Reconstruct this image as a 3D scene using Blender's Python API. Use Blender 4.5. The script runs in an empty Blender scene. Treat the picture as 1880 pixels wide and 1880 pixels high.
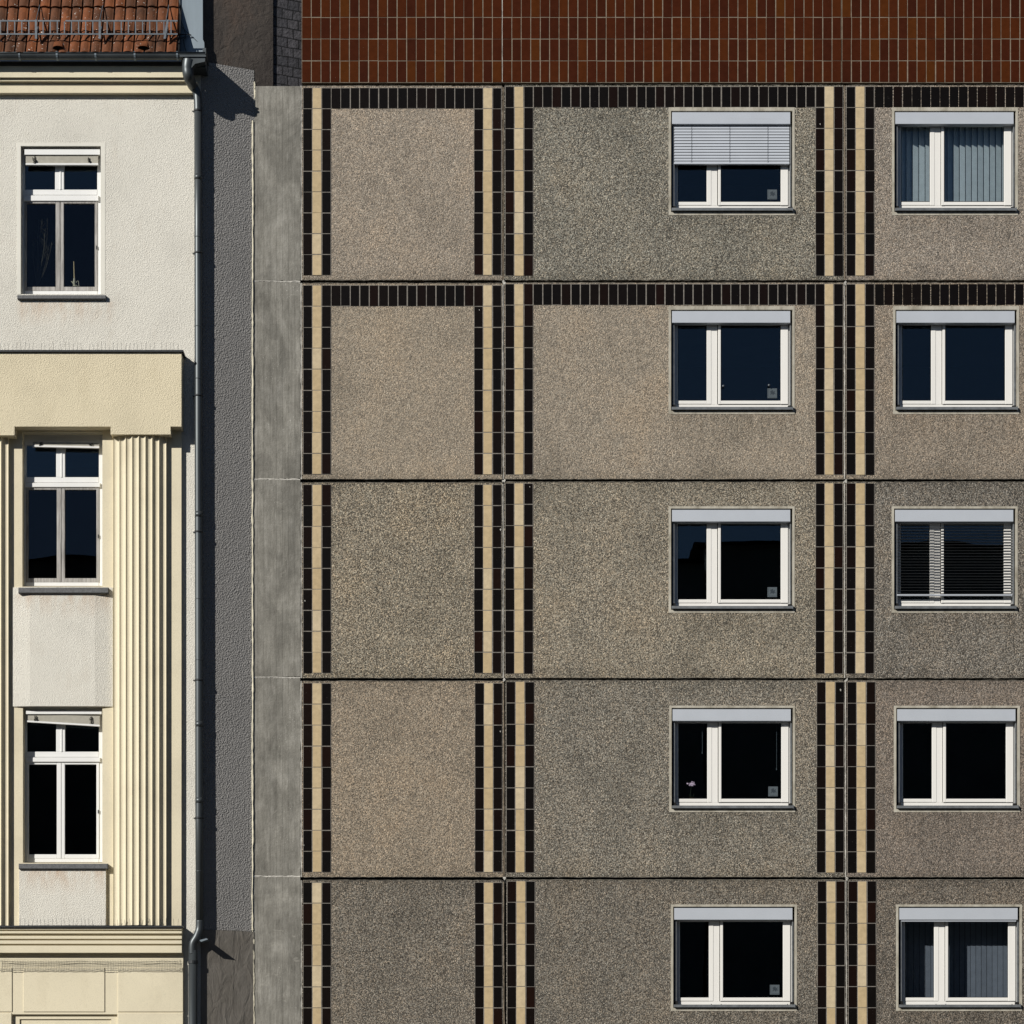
import bpy, bmesh, math, random
from mathutils import Vector
random.seed(7)
SC = bpy.context.scene
COL = SC.collection
# ---------------------------------------------------------------- camera / light
EYE = 1.6                 # camera height above the pavement
D = 35.0                  # camera to panel facade (facade plane y = 0)
S = 0.00767               # metres on the facade per photo pixel
HX, HY = 940.0, 2240.0    # vanishing point of depth lines
cam = bpy.data.cameras.new('camera'); co = bpy.data.objects.new('camera', cam); COL.objects.link(co)
co.location = (0, -D, EYE); co.rotation_euler = (math.radians(90), 0, 0)
cam.sensor_width = 36; cam.lens = 36*D/(1880*S); cam.shift_y = (HY-940)/1880
cam.clip_start = .1; cam.clip_end = 500
SC.camera = co
L = Vector((1.05, 1.0, -.77)).normalized()          # direction the sunlight travels
W = bpy.data.worlds.new('World'); SC.world = W; W.use_nodes = True
nt = W.node_tree; bg = nt.nodes['Background']
sky = nt.nodes.new('ShaderNodeTexSky'); sky.sky_type = 'NISHITA'; sky.sun_disc = False; sky.altitude = 900; sky.air_density = .75; sky.dust_density = .25
sky.sun_elevation = math.asin(-L.z); sky.sun_rotation = math.atan2(-L.x, -L.y)
nt.links.new(sky.outputs[0], bg.inputs[0]); bg.inputs[1].default_value = .05
sl = bpy.data.lights.new('sun', 'SUN'); sl.energy = 5.0; sl.angle = math.radians(.5); sl.color = (1, .962, .895)
so = bpy.data.objects.new('sun', sl); COL.objects.link(so); so.rotation_euler = L.to_track_quat('-Z', 'Y').to_euler()
SC.view_settings.view_transform = 'Standard'; SC.view_settings.look = 'None'
SC.view_settings.exposure = 0.13; SC.view_settings.gamma = 1
SC.render.resolution_x = 1024; SC.render.resolution_y = 1024

# ---------------------------------------------------------------- materials
class NB:
    def __init__(s, name, rough=.8, spec=.3):
        s.m = bpy.data.materials.new(name); s.m.use_nodes = True
        s.t = s.m.node_tree; s.b = s.t.nodes['Principled BSDF']
        s.b.inputs['Roughness'].default_value = rough
        s.b.inputs['Specular IOR Level'].default_value = spec
        s.g = s.n('ShaderNodeNewGeometry')
    def n(s, k, **kw):
        o = s.t.nodes.new(k)
        for a, v in kw.items(): setattr(o, a, v)
        return o
    def l(s, a, b): s.t.links.new(a, b)
    def pos(s, sc=(1, 1, 1), warp=0):
        v = s.n('ShaderNodeVectorMath', operation='MULTIPLY'); s.l(s.g.outputs['Position'], v.inputs[0]); v.inputs[1].default_value = sc
        return v.outputs[0]
    def noise(s, scale, detail=3, rough=.5, vec=None, dist=0):
        o = s.n('ShaderNodeTexNoise'); o.inputs['Scale'].default_value = scale; o.inputs['Detail'].default_value = detail
        o.inputs['Roughness'].default_value = rough; o.inputs['Distortion'].default_value = dist
        s.l(vec if vec else s.g.outputs['Position'], o.inputs['Vector']); return o.outputs['Fac']
    def vor(s, scale, feat='F1', vec=None, rnd=1):
        o = s.n('ShaderNodeTexVoronoi', feature=feat); o.inputs['Scale'].default_value = scale; o.inputs['Randomness'].default_value = rnd
        s.l(vec if vec else s.g.outputs['Position'], o.inputs['Vector']); return o
    def ramp(s, f, stops, interp='LINEAR'):
        o = s.n('ShaderNodeValToRGB'); o.color_ramp.interpolation = interp
        e = o.color_ramp.elements
        while len(e) < len(stops): e.new(.5)
        for k, (p, c) in enumerate(stops):
            if not hasattr(c, '__len__'): c = (c, c, c)
            e[k].position = p; e[k].color = (*c, 1)
        s.l(f, o.inputs[0]); return o.outputs[0]
    def mix(s, a, b, f=.5, mode='MIX'):
        o = s.n('ShaderNodeMix', data_type='RGBA', blend_type=mode); 
        for kk, v in ((0, f), (6, a), (7, b)):
            sock = o.inputs[kk]
            if hasattr(v, 'is_output'): s.l(v, sock)
            elif hasattr(v, '__len__'): sock.default_value = (*v[:3], 1)
            else: sock.default_value = v if kk == 0 else (v, v, v, 1)
        return o.outputs[2]
    def math(s, op, a, b=0, c=0):
        o = s.n('ShaderNodeMath', operation=op)
        for k, v in enumerate((a, b, c)):
            if hasattr(v, 'is_output'): s.l(v, o.inputs[k])
            else: o.inputs[k].default_value = v
        return o.outputs[0]
    def bump(s, h, dist=.004, strength=1, prev=None):
        o = s.n('ShaderNodeBump'); o.inputs['Distance'].default_value = dist; o.inputs['Strength'].default_value = strength
        s.l(h, o.inputs['Height'])
        if prev: s.l(prev, o.inputs['Normal'])
        return o.outputs[0]
    def out(s, col=None, nrm=None, rough=None):
        if col is not None:
            if hasattr(col, 'is_output'): s.l(col, s.b.inputs['Base Color'])
            else: s.b.inputs['Base Color'].default_value = (*col, 1)
        if nrm: s.l(nrm, s.b.inputs['Normal'])
        if rough: s.l(rough, s.b.inputs['Roughness'])
        return s.m
M = {}
def plain(name, col, rough=.5, spec=.4, metal=0, var=.12, vs=9, streak=False):
    b = NB(name, rough, spec); b.b.inputs['Metallic'].default_value = metal
    v = b.noise(vs, 5, .6, b.pos((1, 1, .12)) if streak else None)
    lo = tuple(c*(1-var) for c in col); hi = tuple(min(1, c*(1+var)) for c in col)
    M[name] = b.out(b.ramp(v, [(.3, lo), (.7, hi)]))
    return M[name]
# render (stucco)
def stucco(name, col, dirt, grain=70, dist=.006, patch=.5):
    b = NB(name, .92, .15)
    v = b.vor(grain, 'SMOOTH_F1'); n = b.noise(grain*.9, 3, .6); big = b.noise(1.1, 5, .62); fine = b.noise(grain*2.2, 2)
    c = b.ramp(big, [(.3, tuple(x*(1-.10*patch) for x in col)), (.5, col), (.72, tuple(min(1, x*(1+.04*patch)) for x in col))])
    d = b.ramp(b.noise(3.3, 6, .7, b.pos((1, 1, .45))), [(.55, 0), (.78, 1)])
    c = b.mix(c, dirt, b.math('MULTIPLY', d, .35*patch))
    pit = b.ramp(b.noise(grain*1.15, 2, .5), [(.30, .72), (.42, 1)])
    c = b.mix(c, pit, 1, 'MULTIPLY')
    if name == 'stucco_white':                        # rusty run-off under the stone sills
        sp = b.n('ShaderNodeSeparateXYZ'); b.l(b.g.outputs['Position'], sp.inputs[0]); tot = None
        for py in (549, 1089, 1596):
            dz = b.math('SUBTRACT', EYE+(HY-py)*S*.99, sp.outputs[2])
            k = b.math('MULTIPLY', b.ramp(dz, [(.0, 0), (.03, 1), (.38, 0)]), b.math('GREATER_THAN', dz, 0))
            tot = k if tot is None else b.math('ADD', tot, k)
        xin = b.ramp(b.math('DIVIDE', b.math('SUBTRACT', sp.outputs[0], (25-HX)*S*.99), 185*S), [(0, 0), (.08, 1), (.92, 1), (1, 0)])
        st = b.ramp(b.noise(6, 5, .7, b.pos((1.3, 1, .4))), [(.38, 0), (.7, 1)])
        c = b.mix(c, (.50, .36, .25), b.math('MULTIPLY', b.math('MULTIPLY', tot, xin), b.math('MULTIPLY', st, .75)))
    h = b.math('ADD', b.math('MULTIPLY', v.outputs['Distance'], 1.1), b.math('ADD', n, b.math('MULTIPLY', fine, .4)))
    M[name] = b.out(c, b.bump(h, dist)); return M[name]
stucco('stucco_white', (.675, .65, .58), (.50, .44, .36), 92, .0068, .85)
stucco('plaster_white', (.69, .67, .60), (.50, .44, .36), 160, .001, .6)
stucco('stucco_cream', (.67, .595, .43), (.50, .43, .29), 88, .0065, .9)
stucco('plaster_cream', (.675, .61, .455), (.46, .40, .28), 160, .0016, 1.1)
stucco('stucco_grey', (.265, .258, .25), (.22, .21, .2), 60, .017, .8)
b = NB('render_brown', .9, .15)
c = b.ramp(b.noise(2.2, 6, .65), [(.3, (.135, .122, .105)), (.7, (.19, .175, .155))])
M['render_brown'] = b.out(c, b.bump(b.noise(7, 5, .6, b.pos((1, 1, .45)), .8), .02))
b = NB('render_dark', .9, .15)
c = b.ramp(b.noise(1.9, 6, .7, b.pos((1, 1, .5))), [(.3, (.055, .047, .043)), (.52, (.085, .073, .064)), (.75, (.125, .09, .07))])
M['render_dark'] = b.out(c, b.bump(b.noise(9, 6, .65, None, .6), .018))
# exposed aggregate; object colour = tint, alpha = share of dark stones
b = NB('aggregate', .85, .25)
oi = b.n('ShaderNodeObjectInfo')
wp = b.pos((1, 1, 1))
v = b.vor(72, 'F1'); v2 = b.vor(135, 'F1')
rnd = b.n('ShaderNodeSeparateColor'); b.l(v.outputs['Color'], rnd.inputs[0])
stone = b.ramp(rnd.outputs[0], [(0, (.24, .23, .22)), (.25, (.56, .54, .51)), (.5, (.86, .84, .81)), (.78, (1.06, 1.03, .98)), (.93, (1.4, 1.36, 1.3)), (1, (1.75, 1.7, 1.63))])
hue = b.ramp(rnd.outputs[1], [(0, (.93, .98, 1.0)), (.5, (1, 1, 1)), (1, (1.06, .99, .90))])
stone = b.mix(stone, hue, 1, 'MULTIPLY')
gap = b.ramp(v.outputs['Distance'], [(.42, 1), (.75, .42)])
stone = b.mix(stone, gap, .85, 'MULTIPLY')
fine = b.ramp(v2.outputs['Distance'], [(.3, 1.08), (.75, .66)])
stone = b.mix(stone, fine, .7, 'MULTIPLY')
patch = b.noise(2.3, 5, .65)
dk = b.noise(56, 2, .5)
thr = b.math('ADD', b.math('MULTIPLY', oi.outputs['Alpha'], .17), b.math('MULTIPLY', b.math('SUBTRACT', patch, .5), .16))
dark = b.math('LESS_THAN', dk, b.math('ADD', thr, .305))
col = b.mix(oi.outputs['Color'], stone, b.math('ADD', .50, b.math('MULTIPLY', oi.outputs['Alpha'], .85)), 'MULTIPLY')
col = b.mix(col, (.045, .042, .038), b.math('MULTIPLY', dark, .9))
grime = b.ramp(b.noise(.9, 6, .68, b.pos((1, 1, .8))), [(.34, (1.12, 1.07, 1.01)), (.5, (1, 1, 1)), (.66, (.78, .785, .785))])
col = b.mix(col, grime, .9, 'MULTIPLY')
sp = b.n('ShaderNodeSeparateXYZ'); b.l(b.g.outputs['Position'], sp.inputs[0])
zrow = b.math('MODULO', b.math('SUBTRACT', sp.outputs[2], EYE+(HY-1852)*S-365.6*S*4), 365.6*S)   # 0 just at a sill, grows upwards
below = b.math('SUBTRACT', 365.6*S, zrow)
fall = b.ramp(below, [(0, 1), (.55, 0)])
strk = b.ramp(b.noise(7, 5, .7, b.pos((1.6, 1, .12))), [(.42, 0), (.66, 1)])
inx = None
for (p0, p1) in ((1228, 1462), (1638, 1872)):
    a_ = b.math('MULTIPLY', b.math('GREATER_THAN', sp.outputs[0], (p0-HX)*S), b.math('LESS_THAN', sp.outputs[0], (p1-HX)*S))
    inx = a_ if inx is None else b.math('ADD', inx, a_)
stain = b.math('MULTIPLY', b.math('MULTIPLY', fall, strk), b.math('MULTIPLY', inx, .75))
col = b.mix(col, b.mix(col, (.45, .44, .42), 1, 'MULTIPLY'), stain)
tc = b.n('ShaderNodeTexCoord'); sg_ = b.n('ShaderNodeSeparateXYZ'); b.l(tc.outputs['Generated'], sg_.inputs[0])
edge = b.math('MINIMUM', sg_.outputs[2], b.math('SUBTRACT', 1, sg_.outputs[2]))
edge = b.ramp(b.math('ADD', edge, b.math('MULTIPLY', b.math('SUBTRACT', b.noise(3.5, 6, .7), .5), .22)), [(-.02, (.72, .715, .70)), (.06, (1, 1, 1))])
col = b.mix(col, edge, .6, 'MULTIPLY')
h = b.math('SUBTRACT', b.math('MULTIPLY', v.outputs['Distance'], -1), b.math('MULTIPLY', dark, .8))
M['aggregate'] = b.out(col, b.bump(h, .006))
# board marked concrete
b = NB('concrete', .88, .2)
st = b.noise(5, 8, .8, b.pos((5.5, 1, .5)), .6); big = b.noise(2.6, 6, .72)
c = b.ramp(b.math('ADD', b.math('MULTIPLY', st, .55), b.math('MULTIPLY', big, .45)), [(.36, (.115, .109, .095)), (.5, (.190, .182, .160)), (.63, (.275, .265, .238))])
sp = b.ramp(b.noise(60, 2, .5), [(.66, 0), (.72, 1)]); spm = b.ramp(b.noise(1.5, 3), [(.5, 0), (.62, 1)])
c = b.mix(c, (.42, .41, .37), b.math('MULTIPLY', sp, spm))
wv = b.n('ShaderNodeTexWave', wave_type='BANDS', bands_direction='X'); wv.inputs['Scale'].default_value = 3.6; wv.inputs['Distortion'].default_value = .25
b.l(b.pos((1, 1, .05)), wv.inputs['Vector'])
line = b.ramp(wv.outputs['Fac'], [(.0, .72), (.035, 1)])
blot = b.ramp(b.noise(1.7, 7, .72, b.pos((1.3, 1, .6)), .8), [(.36, .76), (.5, 1), (.64, 1.25)])
c = b.mix(c, blot, 1, 'MULTIPLY')
pale = b.ramp(b.noise(5.5, 6, .75, b.pos((.7, 1, 1.3)), 1.2), [(.60, 0), (.72, 1)])
c = b.mix(c, (.36, .345, .305), b.math('MULTIPLY', pale, .55))
pore = b.ramp(b.vor(26, 'F1').outputs['Distance'], [(.05, .45), (.12, 1)])
c = b.mix(c, pore, .8, 'MULTIPLY')
c = b.mix(c, line, .7, 'MULTIPLY')
M['concrete'] = b.out(c, b.bump(b.math('ADD', b.noise(38, 4, .6), b.math('MULTIPLY', line, .7)), .004))
b = NB('concrete_trim', .85, .2)
c = b.ramp(b.noise(7, 5, .7, b.pos((1, 1, .4))), [(.3, (.22, .20, .155)), (.5, (.38, .355, .295)), (.7, (.47, .445, .38))])
M['concrete_trim'] = b.out(c, b.bump(b.noise(50, 3), .002))
# glazed tiles with a tint per tile
def tile(name, stops, rough=.22, spec=.5):
    b = NB(name, rough, spec); b.b.inputs['IOR'].default_value = 1.45; a = b.n('ShaderNodeAttribute', attribute_name='tint')
    c = b.ramp(a.outputs['Fac'], stops)
    c = b.mix(c, b.ramp(b.noise(13, 4, .6), [(.3, .86), (.7, 1.1)]), 1, 'MULTIPLY')
    spk = b.ramp(b.noise(70, 2), [(.76, 0), (.79, 1)])
    c = b.mix(c, (.35, .32, .28), b.math('MULTIPLY', spk, .25))
    M[name] = b.out(c, b.bump(b.noise(16, 2), .0015)); 
tile('tile_red', [(0, (.036, .0095, .0045)), (.35, (.046, .0115, .0046)), (.65, (.054, .0138, .0046)), (.9, (.062, .0168, .0046)), (1, (.068, .021, .0045))], .3, .05)
tile('tile_black', [(0, (.0045, .0038, .0036)), (.6, (.006, .0042, .0036)), (.9, (.008, .004, .003)), (1, (.011, .0045, .003))], .35, .10)
tile('tile_cream', [(0, (.45, .345, .20)), (.5, (.49, .385, .235)), (1, (.52, .43, .29))], .35, .4)
b = NB('clay', .75, .25); a = b.n('ShaderNodeAttribute', attribute_name='tint')
c = b.ramp(a.outputs['Fac'], [(0, (.080, .032, .014)), (.5, (.135, .046, .017)), (1, (.18, .056, .018))])
c = b.mix(c, b.ramp(b.noise(8, 6, .7, b.pos((1, 1, .35))), [(.32, (.32, .34, .34)), (.62, (1.1, 1.1, 1.1))]), .85, 'MULTIPLY')
li = b.ramp(b.noise(32, 3, .6), [(.67, 0), (.70, 1)])
c = b.mix(c, (.62, .60, .55), li)
M['clay'] = b.out(c, b.bump(b.noise(45, 4, .6), .004))
b = NB('dark_brick', .85, .2)
br = b.n('ShaderNodeTexBrick'); br.inputs['Scale'].default_value = 1; br.inputs['Brick Width'].default_value = .15; br.inputs['Row Height'].default_value = .135
br.inputs['Mortar Size'].default_value = .008; br.inputs['Color1'].default_value = (.055, .055, .062, 1); br.inputs['Color2'].default_value = (.085, .082, .09, 1); br.inputs['Mortar'].default_value = (.02, .02, .022, 1)
br.inputs['Mortar Smooth'].default_value = .2
sx = b.n('ShaderNodeSeparateXYZ'); b.l(b.g.outputs['Position'], sx.inputs[0])
cx = b.n('ShaderNodeCombineXYZ'); 
b.l(b.math('ADD', sx.outputs[0], b.math('MULTIPLY', b.noise(3, 2), .05)), cx.inputs[0]); b.l(b.math('ADD', sx.outputs[2], b.math('MULTIPLY', b.noise(4, 2), .03)), cx.inputs[1])
b.l(cx.outputs[0], br.inputs['Vector'])
c = b.mix(br.outputs['Color'], b.ramp(b.noise(12, 5, .6), [(.3, .65), (.7, 1.25)]), 1, 'MULTIPLY')
h = b.math('ADD', b.math('MULTIPLY', br.outputs['Fac'], -1.5), b.noise(30, 4))
M['dark_brick'] = b.out(c, b.bump(h, .01))
plain('grout', (.20, .165, .125), .9, .1, 0, .25, 20)
plain('grout_dark', (.19, .175, .155), .9, .1, 0, .3, 20)
plain('pvc_white', (.72, .705, .67), .35, .4, 0, .03, 4, True)
plain('white_paint', (.73, .73, .715), .4, .4, 0, .03, 4, True)
b = NB('worn_wood', .7, .2)
c = b.ramp(b.noise(16, 6, .7, b.pos((2.4, 1, .16))), [(.3, (.17, .158, .145)), (.5, (.34, .325, .305)), (.72, (.48, .465, .445))])
M['worn_wood'] = b.out(c, b.bump(b.noise(30, 4, .6, b.pos((2, 1, .15))), .003))
plain('alu_grey', (.46, .49, .535), .45, .4, .15, .04, 3)
plain('sill_metal', (.14, .15, .158), .5, .5, .2, .25, 14)
plain('sill_stone', (.125, .127, .13), .85, .2, 0, .3, 60)
plain('zinc', (.075, .085, .09), .42, .4, .5, .30, 3, True)
plain('zinc_sheet', (.19, .23, .26), .5, .5, .35, .22, 3, True)
plain('galvanised', (.115, .13, .145), .5, .5, .5, .25, 20)
plain('eaves_paint', (.10, .095, .08), .7, .2, 0, .15, 5)
plain('dark_metal', (.03, .033, .036), .5, .4, .3, .3, 20)
plain('gasket', (.012, .012, .012), .8, .2, 0, .2, 20)
plain('edge_concrete', (.20, .185, .155), .9, .1, 0, .35, 9)
plain('sealant', (.40, .385, .35), .8, .2, 0, .35, 12)
plain('mortar_cream', (.62, .575, .45), .9, .1, 0, .25, 12)
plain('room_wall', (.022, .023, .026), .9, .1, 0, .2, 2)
plain('lamella', (.62, .68, .70), .8, .1, 0, .08, 12)
plain('lamella_dark', (.17, .185, .22), .8, .1, 0, .08, 12)
plain('venetian_beige', (.42, .40, .34), .6, .3, 0, .1, 20)
plain('blind_dark', (.10, .105, .11), .5, .4, .1, .1, 20)
plain('cord_black', (.01, .01, .01), .8, .1)
plain('asphalt', (.05, .05, .052), .9, .2, 0, .25, 14)
plain('paving', (.12, .117, .11), .9, .2, 0, .25, 6)
plain('soil', (.09, .085, .07), .95, .1, 0, .3, 2)
plain('facade_dim', (.17, .165, .155), .9, .1, 0, .2, 1)
plain('petal', (.66, .50, .62), .7, .2, 0, .3, 60)
plain('stem_green', (.012, .018, .009), .7, .2)
plain('dry_straw', (.07, .066, .055), .8, .1, 0, .2, 30)
plain('wax', (.5, .40, .26), .6, .3)
plain('sticker_grey', (.075, .092, .105), .7, .2, 0, .1, 40)
plain('sticker_dark', (.03, .04, .05), .7, .2, 0, .1, 40)
plain('cable', (.012, .012, .014), .6, .3)
def glass(name, tint, coat=(.56, .70, .78)):
    m = bpy.data.materials.new(name); m.use_nodes = True; t = m.node_tree; t.nodes.clear()
    o = t.nodes.new('ShaderNodeOutputMaterial'); mx = t.nodes.new('ShaderNodeMixShader'); tr = t.nodes.new('ShaderNodeBsdfTransparent')
    gl = t.nodes.new('ShaderNodeBsdfGlossy'); gl.inputs['Roughness'].default_value = .0; fr = t.nodes.new('ShaderNodeFresnel'); fr.inputs[0].default_value = 1.62
    no = t.nodes.new('ShaderNodeTexNoise'); no.inputs['Scale'].default_value = .7; ge = t.nodes.new('ShaderNodeNewGeometry'); bu = t.nodes.new('ShaderNodeBump')
    bu.inputs['Distance'].default_value = .0022; t.links.new(ge.outputs['Position'], no.inputs['Vector']); t.links.new(no.outputs['Fac'], bu.inputs['Height']); t.links.new(bu.outputs[0], gl.inputs['Normal'])
    tr.inputs[0].default_value = (*tint, 1); gl.inputs['Color'].default_value = (*coat, 1)
    ma = t.nodes.new('ShaderNodeMath'); ma.operation = 'MULTIPLY_ADD'; t.links.new(ge.outputs['Backfacing'], ma.inputs[0]); ma.inputs[1].default_value = 1/1.62-1.62; ma.inputs[2].default_value = 1.62; t.links.new(ma.outputs[0], fr.inputs[0])
    t.links.new(fr.outputs[0], mx.inputs[0]); t.links.new(tr.outputs[0], mx.inputs[1]); t.links.new(gl.outputs[0], mx.inputs[2]); t.links.new(mx.outputs[0], o.inputs[0])
    M[name] = m
glass('glass', (.88, .905, .915)); glass('old_glass', (.86, .88, .86), (.34, .38, .44))

# ---------------------------------------------------------------- geometry helpers
ORG = {}
def X(px, y=0): return (px-HX)*S*(D+y)/D
def Z(py, y=0): return EYE+(HY-py)*S*(D+y)/D
class MB:
    """collects shapes in world metres; build() links them as ONE mesh object"""
    def __init__(s): s.v = []; s.f = []; s.mi = []; s.t = []; s.tint = 0; s.slot = 0; s.sm = []; s.smooth = False
    def face(s, idx): s.f.append(idx); s.mi.append(s.slot); s.t.append(s.tint); s.sm.append(s.smooth)
    def add(s, vs, fs):
        n = len(s.v); s.v += [tuple(p) for p in vs]
        for f in fs: s.face([n+i for i in f])
    def wbox(s, x0, x1, y0, y1, z0, z1, bev=0):
        if x1 < x0: x0, x1 = x1, x0
        if z1 < z0: z0, z1 = z1, z0
        if bev:
            e = bev
            s.add([(x0, y1, z0), (x1, y1, z0), (x1, y1, z1), (x0, y1, z1), (x0, y0+e, z0), (x1, y0+e, z0), (x1, y0+e, z1), (x0, y0+e, z1),
                   (x0+e, y0, z0+e), (x1-e, y0, z0+e), (x1-e, y0, z1-e), (x0+e, y0, z1-e)],
                  [(0, 3, 2, 1), (0, 1, 5, 4), (1, 2, 6, 5), (2, 3, 7, 6), (3, 0, 4, 7), (4, 5, 9, 8), (5, 6, 10, 9), (6, 7, 11, 10), (7, 4, 8, 11), (8, 9, 10, 11)])
        else:
            s.add([(x0, y0, z0), (x1, y0, z0), (x1, y1, z0), (x0, y1, z0), (x0, y0, z1), (x1, y0, z1), (x1, y1, z1), (x0, y1, z1)],
                  [(0, 1, 5, 4), (1, 2, 6, 5), (2, 3, 7, 6), (3, 0, 4, 7), (4, 5, 6, 7), (3, 2, 1, 0)])
    def box(s, px0, py0, px1, py1, yf, yb, bev=0):     # a box whose front face covers these photo pixels at depth yf
        s.wbox(X(px0, yf), X(px1, yf), yf, yb, Z(py1, yf), Z(py0, yf), bev)
    def poly(s, pts, yf, yb):                          # upright prism, outline in photo pixels at depth yf (clockwise seen from the street)
        n = len(pts); a = [(X(p, yf), yf, Z(q, yf)) for p, q in pts]; bk = [(x, yb, z) for x, _, z in a]
        s.add(a+bk, [tuple(range(n-1, -1, -1)), tuple(range(n, 2*n))]+[(i, (i+1) % n, n+(i+1) % n, n+i) for i in range(n)])
    def tube(s, path, r, n=10, caps=True):
        path = [Vector(p) for p in path]; rs = r if hasattr(r, '__len__') else [r]*len(path)
        t0 = (path[1]-path[0]).normalized(); u = t0.orthogonal().normalized(); base = len(s.v)
        for i, p in enumerate(path):
            t = (path[min(i+1, len(path)-1)]-path[max(i-1, 0)]).normalized()
            u = (u-t*u.dot(t)).normalized(); w = t.cross(u)
            for k in range(n):
                a = 2*math.pi*k/n; s.v.append(tuple(p+(u*math.cos(a)+w*math.sin(a))*rs[i]))
        for i in range(len(path)-1):
            for k in range(n):
                s.face([base+i*n+k, base+i*n+(k+1) % n, base+(i+1)*n+(k+1) % n, base+(i+1)*n+k])
        if caps:
            s.face([base+k for k in range(n-1, -1, -1)]); s.face([base+(len(path)-1)*n+k for k in range(n)])
    def sheet(s, x0, x1, z0, z1, holes, yf, yb):       # wall with rectangular openings and their reveals (world metres)
        xs = sorted({x0, x1, *[h[0] for h in holes], *[h[1] for h in holes]}); zs = sorted({z0, z1, *[h[2] for h in holes], *[h[3] for h in holes]})
        inh = lambda x, z: any(h[0] < x < h[1] and h[2] < z < h[3] for h in holes)
        solid = lambda i, k: 0 <= i < len(xs)-1 and 0 <= k < len(zs)-1 and not inh((xs[i]+xs[i+1])/2, (zs[k]+zs[k+1])/2)
        for i in range(len(xs)-1):
            for k in range(len(zs)-1):
                if not solid(i, k): continue
                a, b_, c, d = xs[i], xs[i+1], zs[k], zs[k+1]
                s.add([(a, yf, c), (b_, yf, c), (b_, yf, d), (a, yf, d)], [(0, 1, 2, 3)])
                s.add([(a, yb, c), (b_, yb, c), (b_, yb, d), (a, yb, d)], [(3, 2, 1, 0)])
                if not solid(i-1, k): s.add([(a, yf, c), (a, yf, d), (a, yb, d), (a, yb, c)], [(0, 1, 2, 3)])
                if not solid(i+1, k): s.add([(b_, yf, c), (b_, yb, c), (b_, yb, d), (b_, yf, d)], [(0, 1, 2, 3)])
                if not solid(i, k-1): s.add([(a, yf, c), (a, yb, c), (b_, yb, c), (b_, yf, c)], [(0, 1, 2, 3)])
                if not solid(i, k+1): s.add([(a, yf, d), (b_, yf, d), (b_, yb, d), (a, yb, d)], [(0, 1, 2, 3)])
    def build(s, name, mats, parent=None, label=None, color=None, fix=True):
        if not isinstance(mats, (list, tuple)): mats = [mats]
        o0 = ORG[parent.name] if parent else Vector((0, 0, 0))
        if parent:
            pos = Vector((sum(v[0] for v in s.v)/len(s.v), sum(v[1] for v in s.v)/len(s.v), min(v[2] for v in s.v)))
        else: pos = Vector((0, 0, 0))
        if parent is None and s.v:
            pos = Vector((sum(v[0] for v in s.v)/len(s.v), sum(v[1] for v in s.v)/len(s.v), min(v[2] for v in s.v)))
        me = bpy.data.meshes.new(name); me.from_pydata([(v[0]-pos.x, v[1]-pos.y, v[2]-pos.z) for v in s.v], [], s.f)
        for m in mats: me.materials.append(M[m])
        me.polygons.foreach_set('material_index', s.mi); me.polygons.foreach_set('use_smooth', s.sm)
        at = me.attributes.new('tint', 'FLOAT', 'FACE'); at.data.foreach_set('value', s.t)
        if fix:
            bm = bmesh.new(); bm.from_mesh(me); bmesh.ops.recalc_face_normals(bm, faces=bm.faces); bm.to_mesh(me); bm.free()
        me.update()
        o = bpy.data.objects.new(name, me); COL.objects.link(o)
        o.location = pos-o0; ORG[o.name] = pos
        if parent: o.parent = parent
        if label: o['label'] = label
        if color: o.color = color
        return o
def tag(o, label, cat, group=None, kind=None):
    if label: o['label'] = label
    if cat: o['category'] = cat
    if group: o['group'] = group
    if kind: o['kind'] = kind
    return o
def thing(name, label, cat, loc, group=None):
    o = bpy.data.objects.new(name, None); COL.objects.link(o); o.location = loc; ORG[o.name] = Vector(loc)
    return tag(o, label, cat, group)

# ---------------------------------------------------------------- setting: ground
def flat(name, x0, x1, y0, y1, z, m):
    b = MB(); b.wbox(x0, x1, y0, y1, z-.3, z); o = b.build(name, m); o['kind'] = 'structure'; return o
flat('ground', -200, 200, -200, 200, -.16, 'soil')
flat('road', -120, 120, -31, -5, -.12, 'asphalt')
flat('pavement', -120, 120, -5, .6, 0, 'paving')
flat('pavement', -120, 120, -45, -31, 0, 'paving')

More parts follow.
